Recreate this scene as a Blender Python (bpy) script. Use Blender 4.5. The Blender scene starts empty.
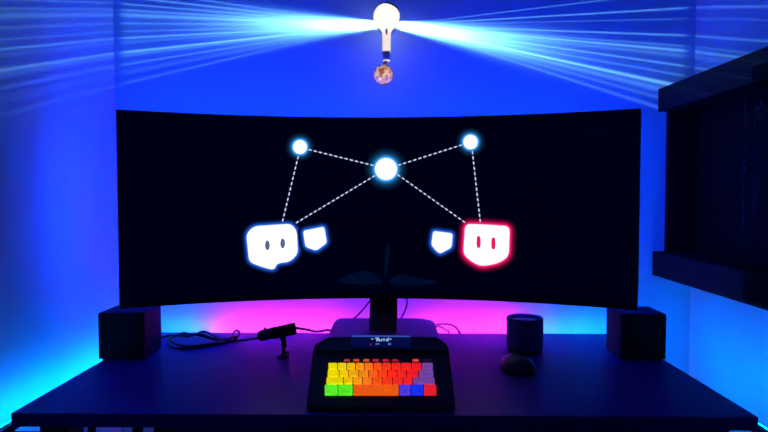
import bpy, bmesh, math, random
from mathutils import Vector, Matrix
random.seed(7)
sc = bpy.context.scene
COL = sc.collection
R = math.radians

# ------------------------------------------------------------------ camera
F = 580.0                        # focal length in pixels of the 768 px frame
EYE = Vector((0, 0, 1.182))
PITCH, YAW = math.atan(22 / F), math.atan(8 / F)
cam = bpy.data.cameras.new('camera'); cam.sensor_width = 36; cam.lens = F / 768 * 36
camo = bpy.data.objects.new('camera', cam); COL.objects.link(camo)
camo.location = EYE; camo.rotation_euler = (math.pi / 2 - PITCH, 0, YAW)
cam.clip_start = 0.02
sc.camera = camo
CM = camo.rotation_euler.to_matrix()

def ray(px, py):
    return (CM @ Vector(((px - 384) / F, (216 - py) / F, -1)))
def at(px, py, d):               # the point of the plane y = d seen there
    r = ray(px, py); return EYE + r * (d / r.y)
def on_z(px, py, z):             # the point at height z seen there
    r = ray(px, py); return EYE + r * ((z - EYE.z) / r.z)

# ------------------------------------------------------------------ materials
def mat(name, color, rough=0.6, metal=0.0, spec=0.5, noise=0.0, scale=40, bump=0.0, stretch=None, emit=None, es=1.0, coat=0.0, trans=0.0):
    m = bpy.data.materials.new(name); m.use_nodes = True
    nt = m.node_tree; b = nt.nodes['Principled BSDF']
    b.inputs['Base Color'].default_value = (*color, 1)
    b.inputs['Roughness'].default_value = rough
    b.inputs['Metallic'].default_value = metal
    b.inputs['Specular IOR Level'].default_value = spec
    b.inputs['Coat Weight'].default_value = coat
    b.inputs['Transmission Weight'].default_value = trans
    if emit:
        b.inputs['Emission Color'].default_value = (*emit, 1); b.inputs['Emission Strength'].default_value = es
    if noise or bump:
        tc = nt.nodes.new('ShaderNodeTexCoord'); mp = nt.nodes.new('ShaderNodeMapping')
        nz = nt.nodes.new('ShaderNodeTexNoise'); nz.inputs['Scale'].default_value = scale; nz.inputs['Detail'].default_value = 5
        if stretch: mp.inputs['Scale'].default_value = stretch
        nt.links.new(tc.outputs['Object'], mp.inputs['Vector']); nt.links.new(mp.outputs['Vector'], nz.inputs['Vector'])
        if noise:
            mr = nt.nodes.new('ShaderNodeMapRange'); mr.inputs['To Min'].default_value = 1 - noise; mr.inputs['To Max'].default_value = 1 + noise
            mx = nt.nodes.new('ShaderNodeVectorMath'); mx.operation = 'SCALE'; mx.inputs[0].default_value = color
            nt.links.new(nz.outputs['Fac'], mr.inputs['Value']); nt.links.new(mr.outputs['Result'], mx.inputs['Scale'])
            nt.links.new(mx.outputs['Vector'], b.inputs['Base Color'])
        if bump:
            bp = nt.nodes.new('ShaderNodeBump'); bp.inputs['Strength'].default_value = bump; bp.inputs['Distance'].default_value = 0.002
            nt.links.new(nz.outputs['Fac'], bp.inputs['Height']); nt.links.new(bp.outputs['Normal'], b.inputs['Normal'])
    return m

def glow(name, color, s=1.0):
    m = bpy.data.materials.new(name); m.use_nodes = True; nt = m.node_tree
    nt.nodes.clear(); e = nt.nodes.new('ShaderNodeEmission'); o = nt.nodes.new('ShaderNodeOutputMaterial')
    e.inputs['Color'].default_value = (*color, 1); e.inputs['Strength'].default_value = s
    nt.links.new(e.outputs[0], o.inputs[0]); return m

def glow_attr(name, s=1.0):      # picture on the screen, colour carried by the vertices
    m = glow(name, (1, 1, 1), s); nt = m.node_tree
    a = nt.nodes.new('ShaderNodeAttribute'); a.attribute_name = 'lit'
    nt.links.new(a.outputs['Color'], [n for n in nt.nodes if n.type == 'EMISSION'][0].inputs['Color']); return m

M = dict(
    wall=mat('pale blue painted wall', (.45, .74, .84), .85, noise=.04, scale=6, bump=.15),
    ceiling=mat('ceiling paint', (.75, .75, .75), .9, noise=.03, scale=5),
    floor=mat('dark floor boards', (.08, .06, .05), .5, noise=.3, scale=12, stretch=(8, 1, 1)),
    base=mat('skirting paint', (.7, .7, .7), .6, noise=.03),
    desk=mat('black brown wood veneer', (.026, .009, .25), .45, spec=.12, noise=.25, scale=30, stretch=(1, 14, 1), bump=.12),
    frame=mat('black powder coat', (.02, .02, .022), .5, noise=.1, scale=200),
    plastic=mat('black plastic', (.018, .018, .02), .45, spec=.35, noise=.1, scale=150),
    matte=mat('matte black cloth', (.012, .012, .013), .9, spec=.15, noise=.3, scale=300),
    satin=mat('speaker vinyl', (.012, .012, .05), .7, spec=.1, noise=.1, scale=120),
    cone=mat('speaker cone', (.01, .01, .011), .7, spec=.2, noise=.1, scale=90),
    rubber=mat('rubber', (.015, .015, .015), .8, noise=.1, scale=90),
    cable=mat('cable sheath', (.02, .02, .022), .5, noise=.1, scale=100),
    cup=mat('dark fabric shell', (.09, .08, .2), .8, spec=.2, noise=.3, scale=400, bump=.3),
    case=mat('console case plastic', (.022, .022, .025), .5, spec=.3, noise=.1, scale=200, bump=.05),
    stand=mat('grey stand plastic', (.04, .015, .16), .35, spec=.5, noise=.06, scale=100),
    gloss=mat('gloss black', (.008, .008, .009), .15, spec=.5, noise=.05, scale=20),
    board=mat('dark stained board', (.005, .004, .011), .55, spec=.1, noise=.3, scale=20, stretch=(9, 1, 9)),
    dark=mat('dark cabinet back', (.004, .004, .005), .85, spec=.1, noise=.3, scale=15),
    copper=mat('polished copper', (.95, .60, .45), .35, metal=.5, noise=.08, scale=60),
    gold=mat('gold leaf', (1.0, .62, .38), .4, metal=.35, noise=.35, scale=140),
    chrome=mat('dark chrome cap', (.12, .10, .14), .25, metal=1, noise=.1, scale=50),
    keybed=mat('key plate', (.012, .012, .014), .6, noise=.1, scale=200),
)
def glass_mat():
    m = bpy.data.materials.new('clear glass'); m.use_nodes = True; nt = m.node_tree; nt.nodes.clear()
    g = nt.nodes.new('ShaderNodeBsdfGlossy'); g.inputs['Roughness'].default_value = .05
    t = nt.nodes.new('ShaderNodeBsdfTransparent'); t.inputs['Color'].default_value = (.97, .96, .95, 1)
    f = nt.nodes.new('ShaderNodeFresnel'); f.inputs['IOR'].default_value = 1.5
    x = nt.nodes.new('ShaderNodeMixShader'); o = nt.nodes.new('ShaderNodeOutputMaterial')
    nt.links.new(f.outputs[0], x.inputs[0]); nt.links.new(t.outputs[0], x.inputs[1]); nt.links.new(g.outputs[0], x.inputs[2]); nt.links.new(x.outputs[0], o.inputs[0])
    return m
M['glass'] = glass_mat()

# ------------------------------------------------------------------ mesh helpers
def link(name, bm, m, parent=None, smooth=False):
    me = bpy.data.meshes.new(name); bm.normal_update(); bm.to_mesh(me); bm.free()
    for mm in (m if isinstance(m, (list, tuple)) else [m]): me.materials.append(mm)
    if smooth:
        for p in me.polygons: p.use_smooth = True
    o = bpy.data.objects.new(name, me); COL.objects.link(o)
    if parent:
        o.parent = parent
        o.matrix_parent_inverse = parent_world(parent).inverted()
    return o
def parent_world(o):
    mtx = Matrix.LocRotScale(o.location, o.rotation_euler, o.scale)
    return parent_world(o.parent) @ o.matrix_parent_inverse @ mtx if o.parent else mtx
def tag(o, label, cat, group=None, kind=None):
    o['label'] = label; o['category'] = cat
    if group: o['group'] = group
    if kind: o['kind'] = kind
    return o
def thing(name, label, cat, loc, group=None):
    o = bpy.data.objects.new(name, None); o.empty_display_size = .05; COL.objects.link(o); o.location = loc
    return tag(o, label, cat, group)
def struct(name, bm, m, parent=None):
    o = link(name, bm, m, parent); o['kind'] = 'structure'; return o
def box(bm, c, s, rot=None, bev=0.0, seg=2):
    mtx = Matrix.Translation(c) @ (rot.to_4x4() if rot else Matrix()) @ Matrix.Diagonal((*s, 1))
    t = bmesh.new(); bmesh.ops.create_cube(t, size=1, matrix=mtx)
    if bev: bmesh.ops.bevel(t, geom=t.edges[:], offset=bev, segments=seg, affect='EDGES', profile=.6)
    merge(bm, t); return bm
def merge(bm, t):
    me = bpy.data.meshes.new('tmp'); t.to_mesh(me); t.free(); bm.from_mesh(me); bpy.data.meshes.remove(me)
def span(bm, x0, x1, y0, y1, z0, z1, bev=0.0):
    return box(bm, Vector(((x0 + x1) / 2, (y0 + y1) / 2, (z0 + z1) / 2)), (abs(x1 - x0), abs(y1 - y0), abs(z1 - z0)), bev=bev)
def lathe(bm, prof, n=32, mtx=Matrix()):
    rings = []
    for r, z in prof:
        if r < 1e-6: rings.append([bm.verts.new(mtx @ Vector((0, 0, z)))])
        else: rings.append([bm.verts.new(mtx @ Vector((r * math.cos(2 * math.pi * k / n), r * math.sin(2 * math.pi * k / n), z))) for k in range(n)])
    for a, b in zip(rings, rings[1:]):
        for k in range(n):
            j = (k + 1) % n
            if len(a) == 1 and len(b) == 1: continue
            if len(a) == 1: bm.faces.new((a[0], b[j], b[k]))
            elif len(b) == 1: bm.faces.new((a[k], a[j], b[0]))
            else: bm.faces.new((a[k], a[j], b[j], b[k]))
    return bm
def axis(a, b):                  # matrix whose z runs from a towards b
    z = (b - a).normalized(); q = z.to_track_quat('Z', 'Y'); return Matrix.Translation(a) @ q.to_matrix().to_4x4()
def rod(bm, a, b, r, r2=None, n=20, e=0.0):
    a, b = Vector(a), Vector(b); L = (b - a).length; r2 = r if r2 is None else r2; e = e or r * .15
    return lathe(bm, [(0, 0), (r - e, 0), (r, e), (r2, L - e), (r2 - e, L), (0, L)], n, axis(a, b))
def smooth_path(pts, n=8):
    pts = [Vector(p) for p in pts]; out = []
    for i in range(len(pts) - 1):
        p0, p1, p2, p3 = pts[max(i - 1, 0)], pts[i], pts[i + 1], pts[min(i + 2, len(pts) - 1)]
        for k in range(n):
            t = k / n
            out.append(.5 * ((2 * p1) + (p2 - p0) * t + (2 * p0 - 5 * p1 + 4 * p2 - p3) * t * t + (3 * p1 - p0 - 3 * p2 + p3) * t ** 3))
    out.append(pts[-1]); return out
def tube(bm, pts, r, n=10, k=8):
    P = smooth_path(pts, k); rings = []; up = Vector((0.13, .21, 1)).normalized()
    for i, p in enumerate(P):
        t = (P[min(i + 1, len(P) - 1)] - P[max(i - 1, 0)]).normalized()
        u = (up - t * up.dot(t)).normalized(); up = u; v = t.cross(u)
        rings.append([bm.verts.new(p + (u * math.cos(2 * math.pi * j / n) + v * math.sin(2 * math.pi * j / n)) * r) for j in range(n)])
    for a, b in zip(rings, rings[1:]):
        for j in range(n): bm.faces.new((a[j], a[(j + 1) % n], b[(j + 1) % n], b[j]))
    bm.faces.new(rings[0][::-1]); bm.faces.new(rings[-1]); return bm
def prism(bm, top, bot):         # two equal rings of points joined into a solid
    a = [bm.verts.new(p) for p in top]; b = [bm.verts.new(p) for p in bot]; n = len(a)
    bm.faces.new(a); bm.faces.new(b[::-1])
    for k in range(n): bm.faces.new((a[k], b[k], b[(k + 1) % n], a[(k + 1) % n]))
    bmesh.ops.recalc_face_normals(bm, faces=bm.faces[:]); return bm

# ------------------------------------------------------------------ the room
YB, XL, XR, YF, ZC = 1.89, -0.903, 0.971, -0.9, 2.45
T = .1
bm = bmesh.new(); span(bm, XL - T, XR + T, YB, YB + T, 0, ZC); struct('wall_back', bm, M['wall'])
bm = bmesh.new(); span(bm, XL - T, XL, YF, YB, 0, ZC); struct('wall_left', bm, M['wall'])
bm = bmesh.new(); span(bm, XR, XR + T, YF, YB, 0, ZC); struct('wall_right', bm, M['wall'])
bm = bmesh.new(); span(bm, XL - T, XR + T, YF, YB + T, -T, 0); struct('floor', bm, M['floor'])
bm = bmesh.new(); span(bm, XL - T, XR + T, YF, YB + T, ZC, ZC + T); struct('ceiling', bm, M['ceiling'])
bm = bmesh.new(); span(bm, XL + .014, XR - .014, YB - .014, YB, 0, .08, .003); struct('baseboard_back', bm, M['base'])
bm = bmesh.new(); span(bm, XL, XL + .014, YF, YB, 0, .08, .003); struct('baseboard_left', bm, M['base'])
bm = bmesh.new(); span(bm, XR - .014, XR, YF, YB, 0, .08, .003); struct('baseboard_right', bm, M['base'])

# ------------------------------------------------------------------ desk
ZD, TH = .74, .028
fl, fr = on_z(9.5, 414, ZD), on_z(757.5, 416.5, ZD)
bl, br = on_z(151, 333, ZD), on_z(619, 333, ZD)
DX0, DX1 = fl.x, fr.x
DY0, DY1 = (fl.y + fr.y) / 2, (bl.y + br.y) / 2
print('DESK', DX0, DX1, DY0, DY1)
desk = thing('desk', 'wide black desk with a dark wood grain top under the curved monitor', 'desk', ((DX0 + DX1) / 2, (DY0 + DY1) / 2, 0))
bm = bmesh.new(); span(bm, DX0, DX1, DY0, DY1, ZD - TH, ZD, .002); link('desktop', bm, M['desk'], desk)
for x in (DX0 + .075, DX1 - .075):
    for y in (DY0 + .05, DY1 - .06):
        bm = bmesh.new(); span(bm, x - .03, x + .03, y - .03, y + .03, 0.008, ZD - TH, .003); lg = link('leg', bm, M['frame'], desk)
        bm = bmesh.new(); rod(bm, (x, y, 0), (x, y, .012), .02); link('foot', bm, M['rubber'], lg)
    bm = bmesh.new(); span(bm, x - .02, x + .02, DY0 + .08, DY1 - .09, ZD - TH - .04, ZD - TH, .002); link('side_rail', bm, M['frame'], desk)
# a drawer case hung below the top, its front just behind the top's edge
xa, xb = at(176, 430, DY0 + .03).x, DX1 - .11
bm = bmesh.new(); span(bm, xa, xb, DY0 + .03, DY0 + .48, ZD - TH - .12, ZD - TH, .002); link('drawer_case', bm, M['frame'], desk)
w = (xb - xa) / 2
for k in range(2):
    bm = bmesh.new(); span(bm, xa + w * k + .004, xa + w * (k + 1) - .004, DY0 + .014, DY0 + .032, ZD - TH - .118, ZD - TH - .004, .002); dr = link('drawer', bm, M['desk'], desk)
    c = xa + w * (k + .5)
    bm = bmesh.new(); tube(bm, [(c - .05, DY0 + .016, ZD - TH - .06), (c - .05, DY0 - .004, ZD - TH - .06), (c + .05, DY0 - .004, ZD - TH - .06), (c + .05, DY0 + .016, ZD - TH - .06)], .004, k=5); link('handle', bm, M['frame'], dr)
# power leads hanging behind the front edge on the left
for n_, (px, d, wob, lab) in enumerate([(90.5, 1.26, .006, 'leftmost'), (139, 1.28, -.006, 'middle'), (156, 1.27, .005, 'rightmost')]):
    p = at(px, 430, d); r = [.006, .009, .006][n_]
    bm = bmesh.new(); tube(bm, [(p.x, d, ZD - TH - .002), (p.x + wob * .2, d + .004, .55), (p.x + wob, d, p.z), (p.x + wob * .3, d - .01, .18), (p.x, d, .02), (p.x + .05, d - .04, r)], r)
    tag(link('power_lead', bm, M['cable'], None, True), 'black power lead hanging under the desk, %s of the three by the left leg' % lab, 'cable', 'leads hanging under the desk')

# ------------------------------------------------------------------ light strips
def strip(name, label, a, b, out, color, s, owner, wide=.010):
    a, b, out = Vector(a), Vector(b), Vector(out).normalized()
    t = (b - a).normalized(); v = t.cross(out); c = (a + b) / 2; L = (b - a).length
    rot = Matrix((t, v, out)).transposed()
    bm = bmesh.new(); box(bm, c + out * .0015, (L, wide, .003), rot); o = link(name, bm, M['frame'], owner); o['label'] = label
    bm = bmesh.new(); box(bm, c + out * .0042, (L - .002, wide * .8, .0024), rot); link('diffuser', bm, glow(name + ' light', color, s), o)
    return o
CY, MG, VI, BL = (0, .20, 1), (1.7, .03, .9), (.65, .02, 1), (0.0, .022, 1)
zs = ZD - .012
yb = DY1 + .0005
K, KS = 50, 72
RAILX, RAILZ = .070, .678
def bx(px): return at(px, 333, DY1).x
for nm, x0, x1, c, s in [('left end of the back edge', DX0 + .004, bx(205), CY, 1.1), ('back edge left of the stand', bx(214), bx(345), MG, 1.15),
                         ('back edge right behind the stand', bx(348), bx(420), VI, 1.0), ('back edge right of the stand', bx(423), bx(525), MG, 1.15),
                         ('right end of the back edge', bx(535), DX1 - .004, CY, 1.1)]:
    strip('light_strip', '%s light strip' % {CY: 'cyan', MG: 'pink', VI: 'violet'}[c], (x0, yb, zs), (x1, yb, zs), (0, 1, 0), c, s * K, desk)
# side strips sit on unseen rails, added to set their glow on the walls
for xd, xw, sg in ((DX0, XL, -1), (DX1, XR, 1)):
    xr_ = xd + sg * RAILX; zr = RAILZ; ya, yb_ = DY0 + .045, DY1 - .005
    bm = bmesh.new(); span(bm, xr_ - .006, xr_ + .006, ya, yb_, zr - .018, zr - .002, .001)
    for y in (ya + .05, yb_ - .05): span(bm, min(xr_, xd - sg * .05), max(xr_, xd - sg * .05), y - .01, y + .01, zr - .022, zr - .018)
    for y in (ya + .05, yb_ - .05): span(bm, xd - sg * .05 - .006, xd - sg * .05 + .006, y - .01, y + .01, zr - .022, ZD - TH + .0005)
    rl = link('added_light_rail', bm, M['frame'], desk)
    e0, e1 = ((xr_ + sg * .007, ya, zr - .006), (xr_ + sg * .007, yb_, zr - .006))
    if sg > 0: e0, e1 = e1, e0
    strip('light_strip', 'cyan light strip', e0, e1, (sg, 0, .35), CY, KS, rl)

# ------------------------------------------------------------------ curved monitor
MXC, MYC, ME = -.035, 1.665, 1.50
xl, xr = at(118, 210, ME).x, at(639, 210, ME).x
MXC = (xl + xr) / 2; HW = (xr - xl) / 2; SAG = MYC - ME
RAD = (HW * HW + SAG * SAG) / (2 * SAG); A = math.asin(HW / RAD)
ZT, ZB = (at(116, 110, ME).z + at(641, 108, ME).z) / 2, (at(121, 310, ME).z + at(637, 309, ME).z) / 2
print('MON', MXC, HW, RAD, ZT, ZB)
def arc_y(x, off=0): rr = RAD - off; return MYC - RAD + math.sqrt(max(rr * rr - (x - MXC) ** 2, 0))
def arc_slab(bm, z0, z1, o0, o1, a0=-A, a1=A, n=64):   # o = distance in front of the glass
    cy = MYC - RAD; rows = []
    for k in range(n + 1):
        a = a0 + (a1 - a0) * k / n; s, c = math.sin(a), math.cos(a)
        f = (MXC + (RAD - o1) * s, cy + (RAD - o1) * c); b = (MXC + (RAD - o0) * s, cy + (RAD - o0) * c)
        rows.append([bm.verts.new((*f, z0)), bm.verts.new((*f, z1)), bm.verts.new((*b, z1)), bm.verts.new((*b, z0))])
    for p, q in zip(rows, rows[1:]):
        for j in range(4): bm.faces.new((p[j], q[j], q[(j + 1) % 4], p[(j + 1) % 4]))
    bm.faces.new(rows[0]); bm.faces.new(rows[-1][::-1])
    bmesh.ops.recalc_face_normals(bm, faces=bm.faces[:]); return bm
mon = thing('curved_monitor', 'huge ultrawide curved black monitor showing white icons joined by dashed lines', 'monitor', (MXC, MYC, ZD))
bm = bmesh.new(); arc_slab(bm, ZB, ZT, -.022, -.001)
hb = link('housing', bm, M['plastic'], mon)
bm = bmesh.new()
arc_slab(bm, ZT - .006, ZT, -.001, .003); arc_slab(bm, ZB, ZB + .014, -.001, .004)
e = .006 / RAD
arc_slab(bm, ZB + .014, ZT - .006, -.001, .003, -A, -A + e, 2); arc_slab(bm, ZB + .014, ZT - .006, -.001, .003, A - e, A, 2)
link('bezel', bm, M['plastic'], mon)
scr_m = mat('screen glass', (.004, .004, .006), .16, spec=.35, emit=(.0, .0, 1), es=.006)
bm = bmesh.new(); arc_slab(bm, ZB + .014, ZT - .006, -.001, .0005, -A + e, A - e)
screen = link('screen', bm, scr_m, mon)
# rear bulge and stand
bm = bmesh.new(); box(bm, Vector((MXC, MYC + .045, (ZT + ZB) / 2)), (.34, .05, .24), bev=.02, seg=3); link('rear_cover', bm, M['plastic'], mon)
nx0, nx1 = at(370, 320, 1.70).x, at(397.5, 320, 1.70).x
bm = bmesh.new(); span(bm, nx0, nx1, 1.69, 1.73, ZD + .0795, ZB + .2, .006); 
prism(bm, [Vector((nx0 + .004, 1.53, ZD + .079)), Vector((nx0 + .004, 1.53, ZD + .083)), Vector((nx0, 1.69, ZD + .106)), Vector((nx0, 1.70, ZD + .079))], [Vector((nx1 - .004, 1.53, ZD + .079)), Vector((nx1 - .004, 1.53, ZD + .083)), Vector((nx1, 1.69, ZD + .106)), Vector((nx1, 1.70, ZD + .079))])
link('stand_neck', bm, M['plastic'], mon)
# sloped foot of the stand: raised at the rear, low at the front
hz = at(384, 318.3, 1.76).z
xl_, xr_ = on_z(328.5, 333, hz).x, on_z(438.5, 333, hz).x
zt = hz; y0_, y1_ = 1.46, 1.765; c_ = .028
foot = [(xl_, y0_), (xr_, y0_), (xr_, y1_ - c_ * 1.6), (xr_ - .006, y1_ - c_), (xr_ - c_ * 1.2, y1_ - .004), (xr_ - c_ * 1.8, y1_), (xl_ + c_ * .9, y1_), (xl_ + c_ * .4, y1_ - .004), (xl_ + .003, y1_ - c_), (xl_, y1_ - c_ * 1.5)]
bm = bmesh.new(); prism(bm, [Vector((x, y, zt)) for x, y in foot], [Vector((x, y, ZD + .0006)) for x, y in foot])
bmesh.ops.bevel(bm, geom=[e_ for e_ in bm.edges if e_.verts[0].co.z > zt - .001 and e_.verts[1].co.z > zt - .001], offset=.004, segments=3, affect='EDGES')
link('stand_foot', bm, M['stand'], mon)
# maker's mark on the chin: a small raised bar
p = at(385, 292.5, MYC); bm = bmesh.new(); box(bm, Vector((p.x, arc_y(p.x) - .0045, ZB + .007)), (.05, .001, .004)); link('chin_mark', bm, M['stand'], mon)

# picture on the screen ------------------------------------------------------
def on_screen(px, py, off=.001):
    d = MYC
    for _ in range(12): d = arc_y(at(px, py, d).x, off)
    return at(px, py, d)
def chaikin(P, n=2, w=.25):
    for _ in range(n):
        Q = []
        for i in range(len(P)):
            a, b = P[i], P[(i + 1) % len(P)]
            Q += [(a[0] + (b[0] - a[0]) * w, a[1] + (b[1] - a[1]) * w), (a[0] + (b[0] - a[0]) * (1 - w), a[1] + (b[1] - a[1]) * (1 - w))]
        P = Q
    return P
def rounded(P, r):               # corners cut by small arcs
    out = []
    n = len(P)
    for i in range(n):
        p, a, b = Vector(P[i]), Vector(P[i - 1]), Vector(P[(i + 1) % n])
        ra = min(r, (a - p).length * .45); rb = min(r, (b - p).length * .45)
        q0 = p + (a - p).normalized() * ra; q1 = p + (b - p).normalized() * rb
        for t in (0, .25, .5, .75, 1): out.append(tuple(q0 * (1 - t) ** 2 + p * 2 * t * (1 - t) + q1 * t * t))
    return out
def grow(P, r):
    n = len(P); ar = sum(P[i][0] * P[(i + 1) % n][1] - P[(i + 1) % n][0] * P[i][1] for i in range(n)); s = 1 if ar > 0 else -1
    out = []
    for i in range(n):
        a, b = P[i - 1], P[(i + 1) % n]; dx, dy = b[0] - a[0], b[1] - a[1]; L = math.hypot(dx, dy) or 1
        out.append((P[i][0] + s * dy / L * r, P[i][1] - s * dx / L * r))
    return out
BASE = (.0, .0, .006)
lit = glow_attr('screen picture', 1.0)
def shape(name, P, core, rim, steps, off, label=None):
    # steps: (pixels outward, 0..1) from the edge to the plain screen; the picture on the screen has a soft glow round it
    bm = bmesh.new(); lay = bm.verts.layers.float_color.new('lit')
    def vtx(p, c): v = bm.verts.new(on_screen(p[0], p[1], off)); v[lay] = (*c, 1); return v
    cx_ = sum(p[0] for p in P) / len(P); cy_ = sum(p[1] for p in P) / len(P)
    inner = grow(P, -1.0)
    rings = [[vtx(p, core) for p in inner]]
    for r, f in steps:
        rings.append([vtx(p, tuple(BASE[i] + (rim[i] - BASE[i]) * f for i in range(3))) for p in grow(P, r)])
    bm.faces.new(rings[0])
    for a, b in zip(rings, rings[1:]):
        for k in range(len(P)): bm.faces.new((a[k], a[(k + 1) % len(P)], b[(k + 1) % len(P)], b[k]))
    bmesh.ops.recalc_face_normals(bm, faces=bm.faces[:])
    o = link(name, bm, lit, screen)
    if label: o['label'] = label
    return o
def circ(cx_, cy_, r, ry=None, n=32): return [(cx_ + r * math.cos(2 * math.pi * k / n), cy_ + (ry or r) * math.sin(2 * math.pi * k / n)) for k in range(n)]
W_ = (1.3, 1.3, 1.3)
BLU, CYN, PNK = (.02, .16, 1.0), (.05, .45, 1.2), (1.0, .01, .16)
soft = [(0.5, 1), (1.6, .40), (3, .12), (5, .03), (8, 0)]
shape('dot', circ(386, 169, 11), W_, CYN, [(.6, 1), (2, .42), (4, .12), (7, .03), (11, 0)], .0012, 'large glowing white dot in the middle')
shape('dot', circ(300, 147, 7), W_, CYN, soft, .0012, 'small glowing white dot upper left')
shape('dot', circ(470.5, 142, 7.2), W_, CYN, soft, .0012, 'small glowing white dot upper right')
I1 = [(253.6, 226), (291, 223.5), (297, 230.5), (298.2, 253.8), (290, 262), (277, 263.5), (274.3, 270.3), (262.5, 267.4), (249, 262.2), (246, 234)]
I2 = [(302.8, 230.6), (324.4, 226.3), (327.2, 243), (316.3, 251), (305.2, 247)]
I3 = [(465, 223.6), (487, 224.4), (510, 226), (509, 256.5), (498.5, 263.5), (481.5, 266.6), (472.5, 262.5), (463, 254.5)]
I4 = [(433, 230.6), (453, 233.2), (451.8, 247.6), (440, 254), (436, 251), (431, 245)]
isoft = [(0.2, .9), (1.4, .45), (2.6, .14), (4.0, .03), (5.5, 0)]
shape('icon', rounded(I1, 5), W_, BLU, isoft, .0014, 'white speech bubble icon with two eyes and a blue glow')
shape('icon', rounded(I2, 3), W_, BLU, isoft, .0019, 'small white shield icon at left')
shape('icon', rounded(I3, 6), W_, PNK, [(0.2, 1.0), (1.3, .9), (2.4, .35), (4.5, .07), (7, 0)], .0014, 'white speech bubble icon with two bars and a red glow')
shape('icon', rounded(I4, 3), W_, BLU, isoft, .0019, 'small white shield icon at right')
def flat(name, polys, m, off, label=None):
    bm = bmesh.new()
    for P in polys: bm.faces.new([bm.verts.new(on_screen(x, y, off)) for x, y in P])
    bmesh.ops.recalc_face_normals(bm, faces=bm.faces[:])
    o = link(name, bm, m, screen)
    if label: o['label'] = label
grey, pink = glow('icon eye grey', (.10, .13, .30), 1), glow('icon eye pink', (.80, .015, .12), 1)
for x, y in ((267.4, 245.3), (282.7, 243.4)): flat('icon_eye', [circ(x, y, 2.4, 5, 20)], grey, .0050)
for x, y in ((478.6, 242), (493.4, 243.4)): flat('icon_eye', [chaikin([(x - 2.1, y - 6), (x + 2.1, y - 6), (x + 2.1, y + 6), (x - 2.1, y + 6)], 2, .2)], pink, .0050)
dash = glow('dash white', (.55, .62, .9), 1)
for (x0, y0, x1, y1) in ((308.5, 149.5, 373.5, 165.5), (298.3, 156, 282.5, 221.5), (375, 175.5, 296, 223), (398, 165.3, 462, 144.8), (397.5, 174.5, 465, 222.5), (472.3, 151, 480.3, 222)):
    L = math.hypot(x1 - x0, y1 - y0); ux, uy = (x1 - x0) / L, (y1 - y0) / L; n = int(L / 5.4); pol = []
    for k in range(n + 1):
        a = k * L / (n + .6); b = min(a + 3.3, L); w2 = .62
        pol.append([(x0 + ux * a - uy * w2, y0 + uy * a + ux * w2), (x0 + ux * b - uy * w2, y0 + uy * b + ux * w2), (x0 + ux * b + uy * w2, y0 + uy * b - ux * w2), (x0 + ux * a + uy * w2, y0 + uy * a - ux * w2)])
    flat('dashed_line', pol, dash, .0018)
# faint dark-blue figure at the foot of the picture
dim = glow('faint picture', (.0, .0035, .022), 1)
flat('faint_figure', [chaikin([(333, 282), (352, 273), (370, 270), (381, 279), (383, 284), (360, 285)], 2), chaikin([(388, 284), (391, 277), (402, 274), (425, 279), (443, 283), (410, 286)], 2), chaikin([(383.5, 275), (385, 262), (386, 245), (388.5, 240), (390, 252), (388, 268), (386, 279)], 2)], dim, .0010)

# ------------------------------------------------------------------ blue light strips on the back of the monitor, facing the wall
yk = MYC + .0205
cy = MYC - RAD
def mon_back(a, z): rr = RAD + .0225; return Vector((MXC + rr * math.sin(a), cy + rr * math.cos(a), z))
KB = 118
for nm, z in (('top', ZT - .03), ('bottom', ZB + .035)):
    for sd, a0, a1 in (('left half', -A * .97, -.015), ('right half', .015, A * .97)):
        for q in range(1):
            P0, P1 = mon_back(a0, z), mon_back(a1, z); mid = mon_back((a0 + a1) / 2, z)
            off = Vector((0, max(0, (mid - (P0 + P1) / 2).y) + .001, 0))
            strip('light_strip', 'blue light strip', P0 + off, P1 + off, (math.sin((a0 + a1) / 2), 1, 0.25 if z > 1.2 else -.1), BL, KB * (1.3 if nm == 'top' else .25), mon, .012)
for sd, a in (('left', -A * .97), ('right', A * .97)):
    strip('light_strip', 'blue light strip', mon_back(a, ZB + .06), mon_back(a, ZT - .06), (math.sin(a) * 1.1, 1, 0), (0, .05, 1), KB * .8, mon, .012)

# ------------------------------------------------------------------ speakers
def speaker(label, x0, x1, y0, y1, z1, inner):
    o = thing('speaker', label, 'speaker', ((x0 + x1) / 2, (y0 + y1) / 2, ZD), 'desk speakers')
    bm = bmesh.new(); span(bm, x0, x1, y0 + .006, y1, ZD + .005, z1, .002); link('cabinet', bm, M['satin'], o)
    bm = bmesh.new(); span(bm, x0 + .002, x1 - .002, y0, y0 + .006, ZD + .007, z1 - .002, .002); link('grille', bm, M['matte'], o)
    c = Vector(((x0 + x1) / 2, y1, (ZD + z1) / 2))
    bm = bmesh.new(); lathe(bm, [(.020, 0), (.020, .003), (.015, .003), (.013, .001), (0, .001)], 24, Matrix.Translation(c) @ Matrix.Rotation(-math.pi / 2, 4, 'X')); link('bass_port', bm, M['cone'], o)
    for x in (x0 + .012, x1 - .012):
        for y in (y0 + .014, y1 - .012):
            bm = bmesh.new(); rod(bm, (x, y, ZD), (x, y, ZD + .0055), .006); link('foot', bm, M['rubber'], o)
p0, p1 = on_z(98, 361.5, ZD), on_z(161, 349.5, ZD)
c1 = at(143.5, 355, p0.y)
zsp = at(98, 313.5, p0.y).z
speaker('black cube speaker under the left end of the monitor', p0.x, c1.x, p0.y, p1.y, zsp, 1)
q0, q1 = on_z(666.5, 362, ZD), on_z(604.5, 350.5, ZD)
c2 = at(621.5, 355, q0.y)
speaker('black cube speaker under the right end of the monitor', c2.x, q0.x, q0.y, q1.y, at(660, 314.5, q0.y).z, -1)

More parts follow.
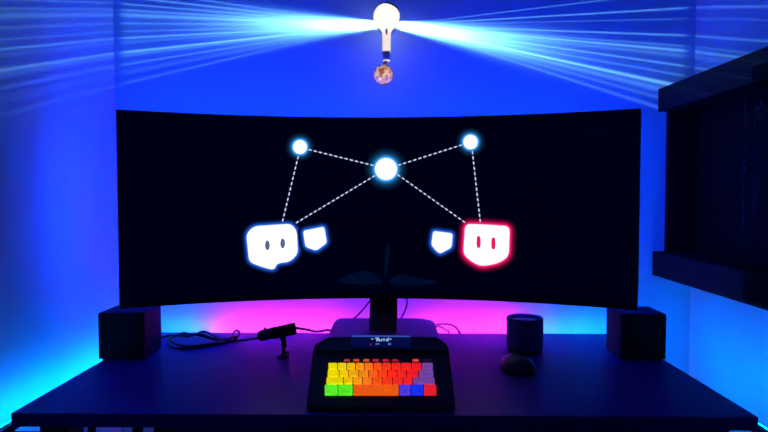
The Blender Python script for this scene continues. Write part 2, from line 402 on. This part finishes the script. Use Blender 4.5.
# ------------------------------------------------------------------ keyboard console
yf = on_z(384, 411.5, ZD + .002).y
TILT = R(37)
org = Vector((at(381, 405, yf).x, yf, ZD + .012))
U, V = Vector((1, 0, 0)), Vector((0, math.cos(TILT), math.sin(TILT))); N = U.cross(V)
def pl(u, v, n=0): return org + U * u + V * v + N * n
def on_plate(px, py, n=0.0):
    r = ray(px, py); o = org + N * n; t = (o - EYE).dot(N) / r.dot(N); q = EYE + r * t - org
    return q.dot(U), q.dot(V)
key = thing('keyboard_console', 'black wedge shaped keyboard console with glowing rainbow keys and small display', 'keyboard', (org.x, org.y + .07, ZD))
OUT = [on_plate(*p) for p in ((309, 410), (306.5, 403), (313, 349), (315, 343), (327.5, 336), (437, 336), (447, 343), (449, 349), (455.5, 403), (453, 410))]
OUT[0] = (OUT[0][0], max(OUT[0][1], -.004)); OUT[-1] = (OUT[-1][0], max(OUT[-1][1], -.004))
print('CONSOLE', org, [(round(a, 3), round(b, 3)) for a, b in OUT])
bm = bmesh.new()
tp = [pl(u, v) for u, v in OUT]; bt = [Vector((p.x, p.y + (.004 if p.y < yf + .02 else .0), ZD + .0008)) for p in tp]
prism(bm, tp, bt)
bmesh.ops.bevel(bm, geom=[e_ for e_ in bm.edges if abs((e_.verts[0].co - e_.verts[1].co).dot(N)) < 1e-4 and e_.verts[0].co.z > ZD + .004 and e_.verts[1].co.z > ZD + .004], offset=.0035, segments=3, affect='EDGES')
body = link('body', bm, M['case'], key)
# hood across the rear with the display in the middle
def plate_box(bm, quad, n0, n1, bev=.0):
    t = bmesh.new(); prism(t, [pl(u, v, n1) for u, v in quad], [pl(u, v, n0) for u, v in quad])
    if bev: bmesh.ops.bevel(t, geom=t.edges[:], offset=bev, segments=2, affect='EDGES')
    merge(bm, t); return bm
def quadpx(x0, y0, x1, y1, n=0):
    (u0, v0), (u1, _), (u2, v2), (u3, _) = on_plate(x0, y1, n), on_plate(x1, y1, n), on_plate(x1, y0, n), on_plate(x0, y0, n)
    return [(u0, v0), (u1, v0), (u2, v2), (u3, v2)]
H = [on_plate(*p, .006) for p in ((316, 351), (317, 345), (328.5, 338), (435.5, 338), (445, 345), (446, 351))]
bm = bmesh.new(); plate_box(bm, H, 0, .006, .002); link('hood', bm, M['gloss'], key)
dg = quadpx(351, 336.5, 411, 347, .0085)
bm = bmesh.new(); plate_box(bm, dg, .0055, .0085, .0006)
disp = link('display', bm, mat('display glass', (.004, .004, .01), .2, emit=(.0, .015, .25), es=.16), key)
bm = bmesh.new(); plate_box(bm, quadpx(351.5, 335.6, 410.5, 336.6, .009), .006, .0092, 0); link('display_light_bar', bm, glow('display bar', (.06, .16, .75), .55), disp)
# illegible little readout: strokes of a short word between two marks, and three small icons below
txt = glow('display readout', (.35, .6, 1), .9); dimt = glow('display icons', (.12, .2, .8), .6)
def strokes(name, L, m):
    bm = bmesh.new()
    for x0, y0, x1, y1 in L:
        plate_box(bm, quadpx(x0, y0, x1, y1, .009), .0086, .0092)
    return link(name, bm, m, disp)
strokes('readout_word', [(371.3, 338.6, 373.3, 339.3), (375.2, 337.5, 375.9, 338.8), (376.4, 337.6, 377.1, 341), (377.1, 337.6, 378.6, 338.2), (377.1, 339.1, 378.6, 339.7), (378, 338, 378.8, 340.6), (377.1, 340.4, 378.4, 341), (379, 338.6, 379.7, 341), (379.6, 340.3, 381.6, 341), (381.3, 338.6, 382, 341), (382.9, 338.6, 383.5, 341), (383.5, 338.6, 385, 339.2), (384.6, 339, 385.2, 341), (386.2, 338.9, 386.9, 341), (386.2, 338.9, 388.4, 339.5), (386.2, 340.3, 388.6, 341), (388, 337.4, 388.7, 341), (389.4, 338.8, 391.6, 339.4)], txt)
strokes('readout_icon', [(370, 343.6, 371.2, 345)], glow('display red', (.8, .05, .25), .4)); strokes('readout_icon', [(375.5, 343.2, 379.3, 344.6)], dimt); strokes('readout_icon', [(388, 343, 391, 344.8)], dimt)
bm = bmesh.new(); plate_box(bm, quadpx(321, 359, 441, 398.5), -.001, .0008); link('key_plate', bm, M['keybed'], key)

def keymat(c, s):
    m = mat('key backlight', c, .55, spec=.3); nt = m.node_tree; b = nt.nodes['Principled BSDF']
    tc = nt.nodes.new('ShaderNodeTexCoord'); nz = nt.nodes.new('ShaderNodeTexNoise'); nz.inputs['Scale'].default_value = 260; nz.inputs['Detail'].default_value = 2
    cr = nt.nodes.new('ShaderNodeMapRange'); cr.inputs['From Min'].default_value = .35; cr.inputs['From Max'].default_value = .65; cr.inputs['To Min'].default_value = .55 * s; cr.inputs['To Max'].default_value = 1.1 * s
    nt.links.new(tc.outputs['Object'], nz.inputs['Vector']); nt.links.new(nz.outputs['Fac'], cr.inputs['Value'])
    b.inputs['Emission Color'].default_value = (*c, 1); nt.links.new(cr.outputs['Result'], b.inputs['Emission Strength']); return m
def lerp_c(t):
    st = [(0, (.84, .80, .0)), (.22, (.95, .66, .0)), (.38, (1, .33, .005)), (.55, (1, .11, .006)), (.72, (1, .03, .01)), (1, (.95, .012, .02))]
    for (a, ca), (b, cb) in zip(st, st[1:]):
        if t <= b: f = (t - a) / (b - a); return tuple(ca[i] + (cb[i] - ca[i]) * f for i in range(3))
    return st[-1][1]
LAV, RED, GRN, BLK, BLV, ORG = (.30, .10, .50), (.95, .015, .03), (.12, .95, .02), (.01, .035, .95), (.10, .05, .85), (1, .12, .003)
PXS = lambda zx: 310 + zx / 4.8
PYS = lambda zy: 325 + zy / 4.8
def keycap(zx0, zx1, zy0, zy1, c, s, h=.0055):
    q = quadpx(PXS(zx0), PYS(zy0), PXS(zx1), PYS(zy1), h)
    (ua, va), (ub, _), (uc, vc), (ud, _) = q
    i = .0011
    bm = bmesh.new()
    prism(bm, [pl(ua + i, va + i, h), pl(ub - i, va + i, h), pl(uc - i, vc - i, h), pl(ud + i, vc - i, h)], [pl(ua, va, .001), pl(ub, va, .001), pl(uc, vc, .001), pl(ud, vc, .001)])
    bmesh.ops.bevel(bm, geom=bm.edges[:], offset=.0007, segments=2, affect='EDGES')
    return link('key', bm, keymat(c, s), key)
def row(edges, y0, y1, cols):
    for (a, b), c in zip(zip(edges, edges[1:]), cols):
        keycap(a + 2, b - 2, y0, y1, c, .62 if c is LAV else .95)
def grad(edges, n): return [lerp_c(((edges[k] + edges[k + 1]) / 2 - 80) / 420) for k in range(n)]
e1 = [86, 132, 176, 218, 261, 304, 346, 390, 437, 486, 536, 592]; row(e1, 179, 211, grad(e1, 10) + [LAV])
e2 = [82, 139, 185, 234, 281, 326, 372, 418, 464, 522, 595]; row(e2, 214, 246, grad(e2, 9) + [LAV])
e3 = [76, 160, 206, 252, 298, 346, 396, 446, 494, 601]; row(e3, 249, 281, grad(e3, 8) + [LAV])
row([68, 134, 206, 427, 485, 545, 609], 284, 334, [GRN, GRN, ORG, BLV, BLK, RED])
for k, zx in enumerate([177, 222, 270, 316, 363, 409, 507]):   # low lit legends of the top row
    keycap(zx - 15, zx + 15, 161, 174, [(.5, .05, .03), (.55, .09, .02), (.75, .12, .02), (.7, .02, .06), (.6, .02, .04), (.4, .02, .06), (.95, .08, .08)][k], .75, .003)
keycap(545, 580, 161, 174, (.05, .02, .08), .3, .003)

# ------------------------------------------------------------------ cup-shaped cylinder and mouse
pb = on_z(524.5, 351, ZD); d = pb.y; rc = (at(542.5, 340, d).x - at(506.5, 340, d).x) / 2
zc = at(524, 317, d).z
print('CUP', pb, rc, zc - ZD)
cup = thing('cylinder_speaker', 'dark cylinder with a recessed rim standing behind the mouse', 'speaker', (pb.x, d, ZD))
mt = Matrix.Translation((pb.x, d, 0))
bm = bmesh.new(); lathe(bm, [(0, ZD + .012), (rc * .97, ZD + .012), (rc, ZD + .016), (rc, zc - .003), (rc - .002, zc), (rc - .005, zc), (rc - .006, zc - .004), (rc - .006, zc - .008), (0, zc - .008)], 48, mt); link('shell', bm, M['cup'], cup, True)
bm = bmesh.new(); lathe(bm, [(0, ZD), (rc * .93, ZD), (rc * .94, ZD + .012), (0, ZD + .012)], 40, mt); link('base', bm, M['rubber'], cup)
bm = bmesh.new(); lathe(bm, [(0, zc - .0078), (rc - .008, zc - .0078), (rc - .010, zc - .006), (0, zc - .0055)], 40, mt); link('top_plate', bm, M['gloss'], cup)

pm = on_z(520, 377, ZD); mx, my = pm.x + .006, pm.y + .058
mw = (at(538, 368, my - .01).x - at(503.5, 368, my - .01).x) / 2 * .97
print('MOUSE', pm, mw)
mouse = thing('computer_mouse', 'black computer mouse in front of the dark cylinder', 'mouse', (mx, my, ZD))
def mouse_shell(x0f, x1f, t0, t1, sc_=1.0, lift=0.0):
    bm = bmesh.new(); nu, nv = 16, 20; rows = []
    for i in range(nv + 1):
        t = t0 + (t1 - t0) * i / nv; row_ = []
        wl = mw * (0.80 + .20 * math.sin(math.pi * min(1, t * 1.1)) ** .8) * (max(0.0, 1 - abs(2 * t - 1) ** 4.5)) ** .5
        hh = (.015 + .021 * math.sin(math.pi * (t ** .85) * .93 + .15)) * (max(0, 1 - abs(2 * t - 1) ** 5)) ** .5
        for j in range(nu + 1):
            f = x0f + (x1f - x0f) * j / nu; a = math.pi * (1 - f) 
            row_.append(bm.verts.new((mx + wl * sc_ * math.cos(a), my - .058 + .116 * t, ZD + .003 + lift + hh * sc_ * math.sin(a) ** .75)))
        rows.append(row_)
    for a, b in zip(rows, rows[1:]):
        for j in range(nu): bm.faces.new((a[j], a[j + 1], b[j + 1], b[j]))
    return bm
bm = mouse_shell(0, 1, .01, .99); bmesh.ops.contextual_create(bm, geom=[e_ for e_ in bm.edges if e_.is_boundary]); link('shell', bm, M['plastic'], mouse, True)
for a_, b_ in ((.22, .475), (.525, .78)):
    bm = mouse_shell(a_, b_, .52, .97, 1.0, .0012); bmesh.ops.solidify(bm, geom=bm.faces[:], thickness=.0012); link('button', bm, M['gloss'], mouse, True)
bm = bmesh.new(); rod(bm, (mx - .004, my + .022, ZD + .036), (mx + .004, my + .022, ZD + .036), .010); link('scroll_wheel', bm, M['rubber'], mouse, True)
bm = bmesh.new(); box(bm, Vector((mx, my, ZD + .002)), (mw * 1.4, .09, .0036), bev=.001); link('glide_pad', bm, M['rubber'], mouse)

# ------------------------------------------------------------------ small camera on a stand (left of the console)
ps = on_z(283, 357.5, ZD); d = ps.y
la, lb = at(260, 336, d - .012), at(296, 328.2, d + .012)
mic = thing('microphone', 'small black cylindrical microphone tilted on a short stand beside the console', 'microphone', (ps.x, d, ZD))
ax = (lb - la).normalized(); r0 = .016
bm = bmesh.new(); L = (lb - la).length
lathe(bm, [(0, 0), (r0 * .8, 0), (r0 * .92, .002), (r0 * .92, L * .3), (r0 * 1.0, L * .31), (r0 * 1.02, L - .004), (r0 * .95, L), (0, L)], 28, axis(la, lb)); link('barrel', bm, M['plastic'], mic, True)
bm = bmesh.new(); lathe(bm, [(r0 * .78, 0), (r0 * .8, -.003), (r0 * .55, -.006), (0, -.007)], 24, axis(la, lb)); link('front_cap', bm, M['gloss'], mic, True)
q = la + ax * (L * .14); bm = bmesh.new(); rod(bm, q + Vector((0, 0, r0 * .6)), q + Vector((0, 0, r0 * 1.25)), .004); link('button', bm, M['rubber'], mic)
m0 = la + ax * (L * .62) + Vector((0, 0, -r0 * .7)); m1 = Vector((ps.x + .004, d, m0.z - .024)); m2 = Vector((ps.x, d, ZD + .008))
bm = bmesh.new(); rod(bm, m0, m1, .0095, .006); box(bm, m1, (.014, .012, .012), bev=.003); link('clamp', bm, M['plastic'], mic)
bm = bmesh.new(); rod(bm, m1, m2, .0042, .006); link('stem', bm, M['plastic'], mic)
bm = bmesh.new(); rod(bm, m1 + Vector((.001, -.001, -.022)), m1 + Vector((.013, -.001, -.022)), .004); link('knob', bm, M['rubber'], mic)
bm = bmesh.new(); lathe(bm, [(0, ZD), (.017, ZD), (.017, ZD + .003), (.015, ZD + .006), (.008, ZD + .009), (0, ZD + .009)], 32, Matrix.Translation((ps.x, d, 0))); link('base', bm, M['plastic'], mic, True)
pp = on_z(264, 379, ZD) 

# ------------------------------------------------------------------ cables
CR = .0034
def dk(px, py, h=.0): return on_z(px, py, ZD + CR + h)
bm = bmesh.new()
pts = [la - ax * .004 + Vector((0, .0, -.004)), dk(240, 340.5, .010), dk(234, 341), dk(222, 343), dk(205, 346), dk(186, 348.5), dk(171, 346), dk(168, 340), dk(175, 336, .002), dk(188, 334, .004), dk(202, 336, .006), dk(214, 340, .006), dk(220, 342.5, .006), dk(205, 344.5, .007), dk(186, 346, .007), dk(173, 342.5, .007), dk(172, 337.5, .007), dk(183, 333, .012), dk(194, 334.5, .013), dk(203, 331.5, .014), dk(211, 334, .013), dk(222, 339, .013), dk(231, 337.5, .014), dk(233, 333.5, .016), dk(236, 330.5, .018), dk(239.5, 332.5, .016), dk(238, 336.5, .010), dk(234.5, 338, .008), dk(228, 340.5, .013), dk(214, 338, .012), dk(200, 334.2, .012), dk(188, 336.5, .012), dk(172, 335.2, .005), dk(158, 338, .0), dk(150, 337.5)]
tube(bm, pts, CR, k=7)
tag(link('coiled_cable', bm, M['cable'], None, True), 'black cable coiled in loose loops on the desk left of the microphone', 'cable')
bm = bmesh.new(); q = dk(235, 339.5, .004); box(bm, q + Vector((0, 0, .003)), (.012, .016, .016), bev=.004); tag(link('cable_tie', bm, M['rubber'], None, True), 'black tie round the coiled cable beside the microphone', 'tie')
bm = bmesh.new(); tube(bm, [lb + ax * .003, at(300, 328.6, lb.y + .02), at(307, 329.5, 1.64), at(314, 331.3, 1.70), dk(321, 331.2, .012), dk(327, 330, .018), dk(335, 331.5, .008), dk(345, 333.2, .0), dk(352, 334, .0)], CR, k=8)
tag(link('cable', bm, M['cable'], None, True), 'black cable running from the microphone tail behind the console', 'cable', 'loose cables behind the console')
def wall_cable(label, pts, r=.0026):
    bm = bmesh.new(); tube(bm, pts, r, k=9)
    tag(link('cable', bm, M['cable'], None, True), label, 'cable', 'loose cables behind the console')
zf = zt + .0
wall_cable('thin black cable slanting down left of the monitor neck', [at(373, 296, 1.735), at(366, 306, 1.775), at(358, 315, 1.79), at(352, 321, 1.80), dk(349, 333.6)])
wall_cable('thin black cable hanging right of the monitor neck', [at(406, 294, 1.735), at(407, 304, 1.785), at(404, 313, 1.79), at(401, 319, 1.79), dk(400, 333.8)])
wall_cable('larger looped cable arching out from the right of the stand foot', [dk(430, 334.5, .0), at(435, 325.2, 1.79), at(442, 324.2, 1.80), at(450, 324.5, 1.81), at(456.5, 328, 1.82), at(459.5, 333.5, 1.83), at(460, 331.5, DY1 + .012), at(460.5, 337, DY1 + .03), at(460.6, 360, DY1 + .035)])
wall_cable('smaller looped cable close to the right of the stand foot', [dk(432, 335), at(437, 326.4, 1.785), at(442, 327.5, 1.80), at(446.5, 330.5, 1.82), at(448.3, 330.5, DY1 + .012), at(448.7, 334.5, DY1 + .026), at(449, 340, DY1 + .033), at(449, 362, DY1 + .035)])
wall_cable('short stray wire end above the back edge between stand and cylinder', [on_z(474.5, 337, ZD + .0012), on_z(474.4, 334.5, ZD + .0012), at(474.2, 332.5, DY1 - .012), at(473.6, 330.5, DY1 - .01), at(472.4, 328.5, DY1 - .008)], .0012)

# ------------------------------------------------------------------ wall lamp with a crystal drop
LY = YB - .085
lc = at(386.5, 17, LY); rg = (at(400, 17, LY).x - at(373, 17, LY).x) / 2
lamp = thing('wall_lamp', 'round glowing wall lamp with a copper stem and crystal ball drop above the monitor', 'lamp', (lc.x, YB, lc.z))
bm = bmesh.new(); lathe(bm, [(0, 0), (.032, 0), (.032, .004), (.024, .010), (.012, .012), (.012, .036), (0, .036)], 32, axis(Vector((lc.x, YB, lc.z)), lc)); link('wall_plate', bm, M['copper'], lamp, True)
gm = glow('lamp globe light', (1, .97, .92), 1.05)
bm = bmesh.new(); n = 24
lathe(bm, [(rg * .97 * math.sin(math.pi * k / n), -rg * .97 * math.cos(math.pi * k / n)) for k in range(n + 1)], 40, Matrix.Translation(lc)); link('globe', bm, gm, lamp, True)
# dark cap over the upper right of the globe
capdir = Vector((.30, .22, .8)).normalized()
bm = bmesh.new(); th = R(52)
pr = [(rg * 1.06 * math.sin(th * (1 - k / 10)), rg * 1.06 * math.cos(th * (1 - k / 10))) for k in range(11)]
pr = [(rg * .985 * math.sin(th), rg * .985 * math.cos(th))] + pr; lathe(bm, pr, 40, Matrix.Translation(lc) @ capdir.to_track_quat('Z', 'Y').to_matrix().to_4x4()); link('cap', bm, M['chrome'], lamp, True)
stem_m = glow('copper stem painted glow', (1, .84, .76), .95)  # emission stands in for the shine on the copper stem
# collar, stem, tip, drop
sx = lc.x
zt1, zt2, zt3 = at(386, 29, LY).z, at(385.5, 53, LY).z, at(385, 61, LY).z
mm = Matrix.Translation((sx, LY, 0))
bm = bmesh.new(); lathe(bm, [(0, zt1 + .012), (.030, zt1 + .012), (.024, zt1 + .003), (.017, zt1 - .004), (.013, zt1 - .012), (.0, zt1 - .012)], 32, mm); link('flare_collar', bm, gm, lamp, True)  # added glowing piece imitates the flare below the globe
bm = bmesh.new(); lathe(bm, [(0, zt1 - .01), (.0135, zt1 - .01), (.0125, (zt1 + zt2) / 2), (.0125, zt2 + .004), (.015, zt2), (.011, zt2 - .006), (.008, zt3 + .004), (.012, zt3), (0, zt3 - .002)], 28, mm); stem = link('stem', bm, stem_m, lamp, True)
bm = bmesh.new(); rod(bm, (sx, LY - .0125, zt1 - .003), (sx, LY - .0135, zt1 - .022), .005, .0015); link('stem_pin', bm, M['copper'], lamp, True)
bm = bmesh.new(); rod(bm, (sx, LY, zt2 + .004), (sx, LY, zt3), .0155, .010); link('ferrule', bm, M['copper'], lamp, True)
dc = at(383.5, 75, LY); rd = (at(394, 75, LY).x - at(373.5, 75, LY).x) / 2
print('LAMP', lc, rg, dc, rd)
bm = bmesh.new(); rod(bm, (sx, LY, zt3), (dc.x, LY, dc.z + rd * .95), .010, .006); link('drop_cap', bm, M['copper'], lamp, True)
bm = bmesh.new(); bmesh.ops.create_icosphere(bm, subdivisions=3, radius=rd, matrix=Matrix.Translation(dc)); drop = link('crystal_ball', bm, M['glass'], lamp, True)
bm = bmesh.new(); bmesh.ops.create_icosphere(bm, subdivisions=3, radius=rd * .86, matrix=Matrix())
for v in bm.verts: v.co *= 1 + random.uniform(-.20, .16)
bmesh.ops.translate(bm, verts=bm.verts[:], vec=dc); gmat = M['gold']; nt = gmat.node_tree; b_ = nt.nodes['Principled BSDF']   # lamplight on the leaf is painted in as emission
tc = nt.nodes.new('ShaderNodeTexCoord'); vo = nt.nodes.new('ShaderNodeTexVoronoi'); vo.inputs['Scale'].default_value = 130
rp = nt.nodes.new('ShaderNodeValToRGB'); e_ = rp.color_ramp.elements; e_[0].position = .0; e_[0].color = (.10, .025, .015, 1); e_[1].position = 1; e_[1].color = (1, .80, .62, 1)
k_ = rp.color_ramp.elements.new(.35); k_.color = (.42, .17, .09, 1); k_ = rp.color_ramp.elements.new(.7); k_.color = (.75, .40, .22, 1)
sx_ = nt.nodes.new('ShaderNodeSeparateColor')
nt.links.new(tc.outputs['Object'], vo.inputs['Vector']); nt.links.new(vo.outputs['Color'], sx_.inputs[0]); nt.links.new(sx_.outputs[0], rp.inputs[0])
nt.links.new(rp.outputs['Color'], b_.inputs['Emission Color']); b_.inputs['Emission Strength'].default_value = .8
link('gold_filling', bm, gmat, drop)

# added lights beside the globe imitate its streaks; brightness patterned by direction
LE, AMP, WALL_GAP, SX = 600, .55, .022, .037
RL, RR = lc.x - SX - XL, XR - lc.x - SX
def fan(name, sign, rays, reach, soft=0.0):
    L = bpy.data.lights.new(name, 'POINT'); L.energy = LE; L.shadow_soft_size = soft; L.color = (1, 1, 1)
    L.use_nodes = True; nt = L.node_tree; nt.nodes.clear()
    out = nt.nodes.new('ShaderNodeOutputLight'); em = nt.nodes.new('ShaderNodeEmission'); fo = nt.nodes.new('ShaderNodeLightFalloff')
    tc = nt.nodes.new('ShaderNodeTexCoord'); sp = nt.nodes.new('ShaderNodeSeparateXYZ')
    nt.links.new(tc.outputs['Normal'], sp.inputs[0])
    def m(op, a, b=None, c=None):
        x = nt.nodes.new('ShaderNodeMath'); x.operation = op
        for i, q_ in enumerate((a, b, c)):
            if q_ is None: continue
            if isinstance(q_, (int, float)): x.inputs[i].default_value = q_
            else: nt.links.new(q_, x.inputs[i])
        return x.outputs[0]
    X = m('MULTIPLY', sp.outputs['X'], sign); cr = WALL_GAP / reach        # where the streaks pass from the back wall to the side wall
    # there the pattern is slanted so the streaks run straight for the camera
    side = m('MINIMUM', m('SUBTRACT', sp.outputs['Y'], m('MULTIPLY', X, cr)), 0)
    Zs = m('SUBTRACT', sp.outputs['Z'], m('MULTIPLY', side, .31))
    ang = m('MULTIPLY', m('ARCTAN2', Zs, X), 180 / math.pi)
    tot = wide = None
    for a0, w_, amp in rays:
        d_ = m('DIVIDE', m('SUBTRACT', ang, a0), w_)
        g_ = m('MULTIPLY', m('EXPONENT', m('MULTIPLY', m('MULTIPLY', d_, d_), -1)), amp)
        if soft: wide = g_ if wide is None else m('ADD', wide, g_)
        else: tot = g_ if tot is None else m('ADD', tot, g_)
    # the pattern is full towards the wall and nearly nil towards the room
    mr = nt.nodes.new('ShaderNodeMapRange'); mr.interpolation_type = 'SMOOTHSTEP'
    nt.links.new(m('DIVIDE', sp.outputs['Y'], X), mr.inputs['Value']); mr.inputs['From Min'].default_value = .040 if soft else cr * 1.01; mr.inputs['From Max'].default_value = .072 if soft else cr * 1.06
    mr.inputs['To Min'].default_value = 0 if soft else .013; mr.inputs['To Max'].default_value = 1
    fo.inputs['Strength'].default_value = AMP
    # broad beams die away quickly, the fine rays carry far along the wall
    if not soft: tot = m('MULTIPLY', tot, 1.7)
    both = m('ADD', m('MULTIPLY', wide or 0.0, fo.outputs['Linear']), m('MULTIPLY', tot or 0.0, fo.outputs['Constant']))
    nt.links.new(m('MULTIPLY', m('MULTIPLY', both, mr.outputs['Result']), m('MULTIPLY', m('GREATER_THAN', X, 0), m('GREATER_THAN', sp.outputs['Y'], m('MULTIPLY', X, -.9)))), em.inputs['Strength'])
    em.inputs['Color'].default_value = (.27, .60, 1, 1)
    nt.links.new(em.outputs[0], out.inputs[0])
    o = bpy.data.objects.new(name, L); COL.objects.link(o); o.location = Vector((lc.x + sign * SX, YB - WALL_GAP, lc.z)); o.parent = lamp; o.matrix_parent_inverse = parent_world(lamp).inverted()
    return o
fan('added_streak_light', -1, [(8.4, .22, .9), (6.6, .25, 1.1), (5.0, .2, 1.0), (3.6, .25, .9), (2.5, .5, 1.1), (0.6, .25, .7), (-1.2, .2, .6), (-2.7, .22, 1.6), (-3.6, .4, .4), (-5.9, .26, 2.2), (-6.6, .4, .6), (-8.6, .25, .7), (-10.4, .5, .25), (-12.7, .28, .5), (1.0, 4.5, .22), (-6, 4, .12)], RL)
fan('added_streak_light', 1, [(6.6, .2, .7), (3.1, .22, 1.2), (1.0, .2, .4), (-2.3, .22, 1.3), (-4.4, .25, .7), (-5.3, .3, 1.8), (-6.3, .5, .6), (-8.3, .22, 1.3), (-10.2, .25, .7), (-12.4, .40, 2.6), (-13.8, .6, .8), (-15.6, .35, .5), (-17.6, .4, .6), (-8.5, 4.5, .2), (-14, 3, .12)], RR)
# added soft lights imitate wide beams leaving the globe over its whole height
fan('added_beam_light', -1, [(1.2, 5.0, 1.9), (-7, 4.5, .35)], RL, .015)
fan('added_beam_light', 1, [(-8.5, 5.6, 1.9), (-14, 4, .35)], RR, .015)

# ------------------------------------------------------------------ dark cabinet on the right wall
CY1 = YB - .02
tf, bf = at(658, 89, CY1), at(652, 275, CY1)
zt0, zt1_ = at(658, 112, CY1).z, tf.z
zb0, zb1 = bf.z, at(652.5, 251, CY1).z
CY0 = .75
cab = thing('wall_cabinet', 'black open cabinet with thick top and bottom boards on the right wall', 'cabinet', (XR, (CY0 + CY1) / 2, zb0))
bm = bmesh.new(); span(bm, tf.x, XR - .0005, CY0, CY1, zt0, zt1_, .003); link('top_board', bm, M['board'], cab)
bm = bmesh.new(); span(bm, bf.x, XR - .0005, CY0, CY1, zb0, zb1, .003); link('bottom_board', bm, M['board'], cab)
xe = at(666, 180, CY1 - .01).x
bm = bmesh.new(); span(bm, xe, XR - .012, CY1 - .03, CY1 - .006, zb1, zt0, .001); link('end_panel', bm, M['dark'], cab)
bm = bmesh.new(); span(bm, XR - .012, XR - .0005, CY0, CY1 - .006, zb1, zt0); link('back_panel', bm, M['dark'], cab)
yd = 1.40
bm = bmesh.new(); span(bm, xe, XR - .012, yd - .3, yd - .28, zb1, zt0, .001); link('divider', bm, M['dark'], cab)
for z0, z1 in ((zt0 - .004, zt0 + .035), (zb0 + .012, zb1 + .006)):
    yy = 1.37
    bm = bmesh.new(); span(bm, tf.x - .012 if z0 > 1.2 else bf.x - .012, tf.x + .05, yy - .10, yy, z0, z1, .003); link('corner_block', bm, M['dark'], cab)
# strings of beads hanging inside
bead = mat('dark glass beads', (.03, .04, .07), .2, spec=.6, noise=.5, scale=200)
bm = bmesh.new()
for k, yy in enumerate((1.50, 1.47, 1.44, 1.385, 1.36, 1.335, 1.30)):
    z = zt0 - .002
    n = int((zt0 - zb1 - .03 - .05 * (k % 3)) / .011); x = xe + .03 + .008 * (k % 2)
    rod(bm, (x, yy, z), (x, yy, z - n * .011), .0008, n=6)
    for i in range(n):
        bmesh.ops.create_icosphere(bm, subdivisions=1, radius=.0028 + .002 * random.random(), matrix=Matrix.Translation((x + random.uniform(-.003, .003), yy + random.uniform(-.004, .004), z - .006 - i * .011)))
tag(link('bead_curtain', bm, bead), 'dark strings of beads hanging inside the black wall cabinet', 'bead curtain', None, 'stuff')

# ------------------------------------------------------------------ world and view
w_ = bpy.data.worlds.new('world'); sc.world = w_; w_.use_nodes = True
w_.node_tree.nodes['Background'].inputs['Color'].default_value = (.004, .01, .05, 1); w_.node_tree.nodes['Background'].inputs['Strength'].default_value = .4
sc.view_settings.view_transform = 'Standard'; sc.view_settings.look = 'None'; sc.view_settings.exposure = 0; sc.view_settings.gamma = 1
sc.view_settings.use_curve_mapping = False
sc.cycles.max_bounces = 6; sc.cycles.diffuse_bounces = 4; sc.cycles.caustics_reflective = False; sc.cycles.caustics_refractive = False
sc.cycles.use_denoising = True
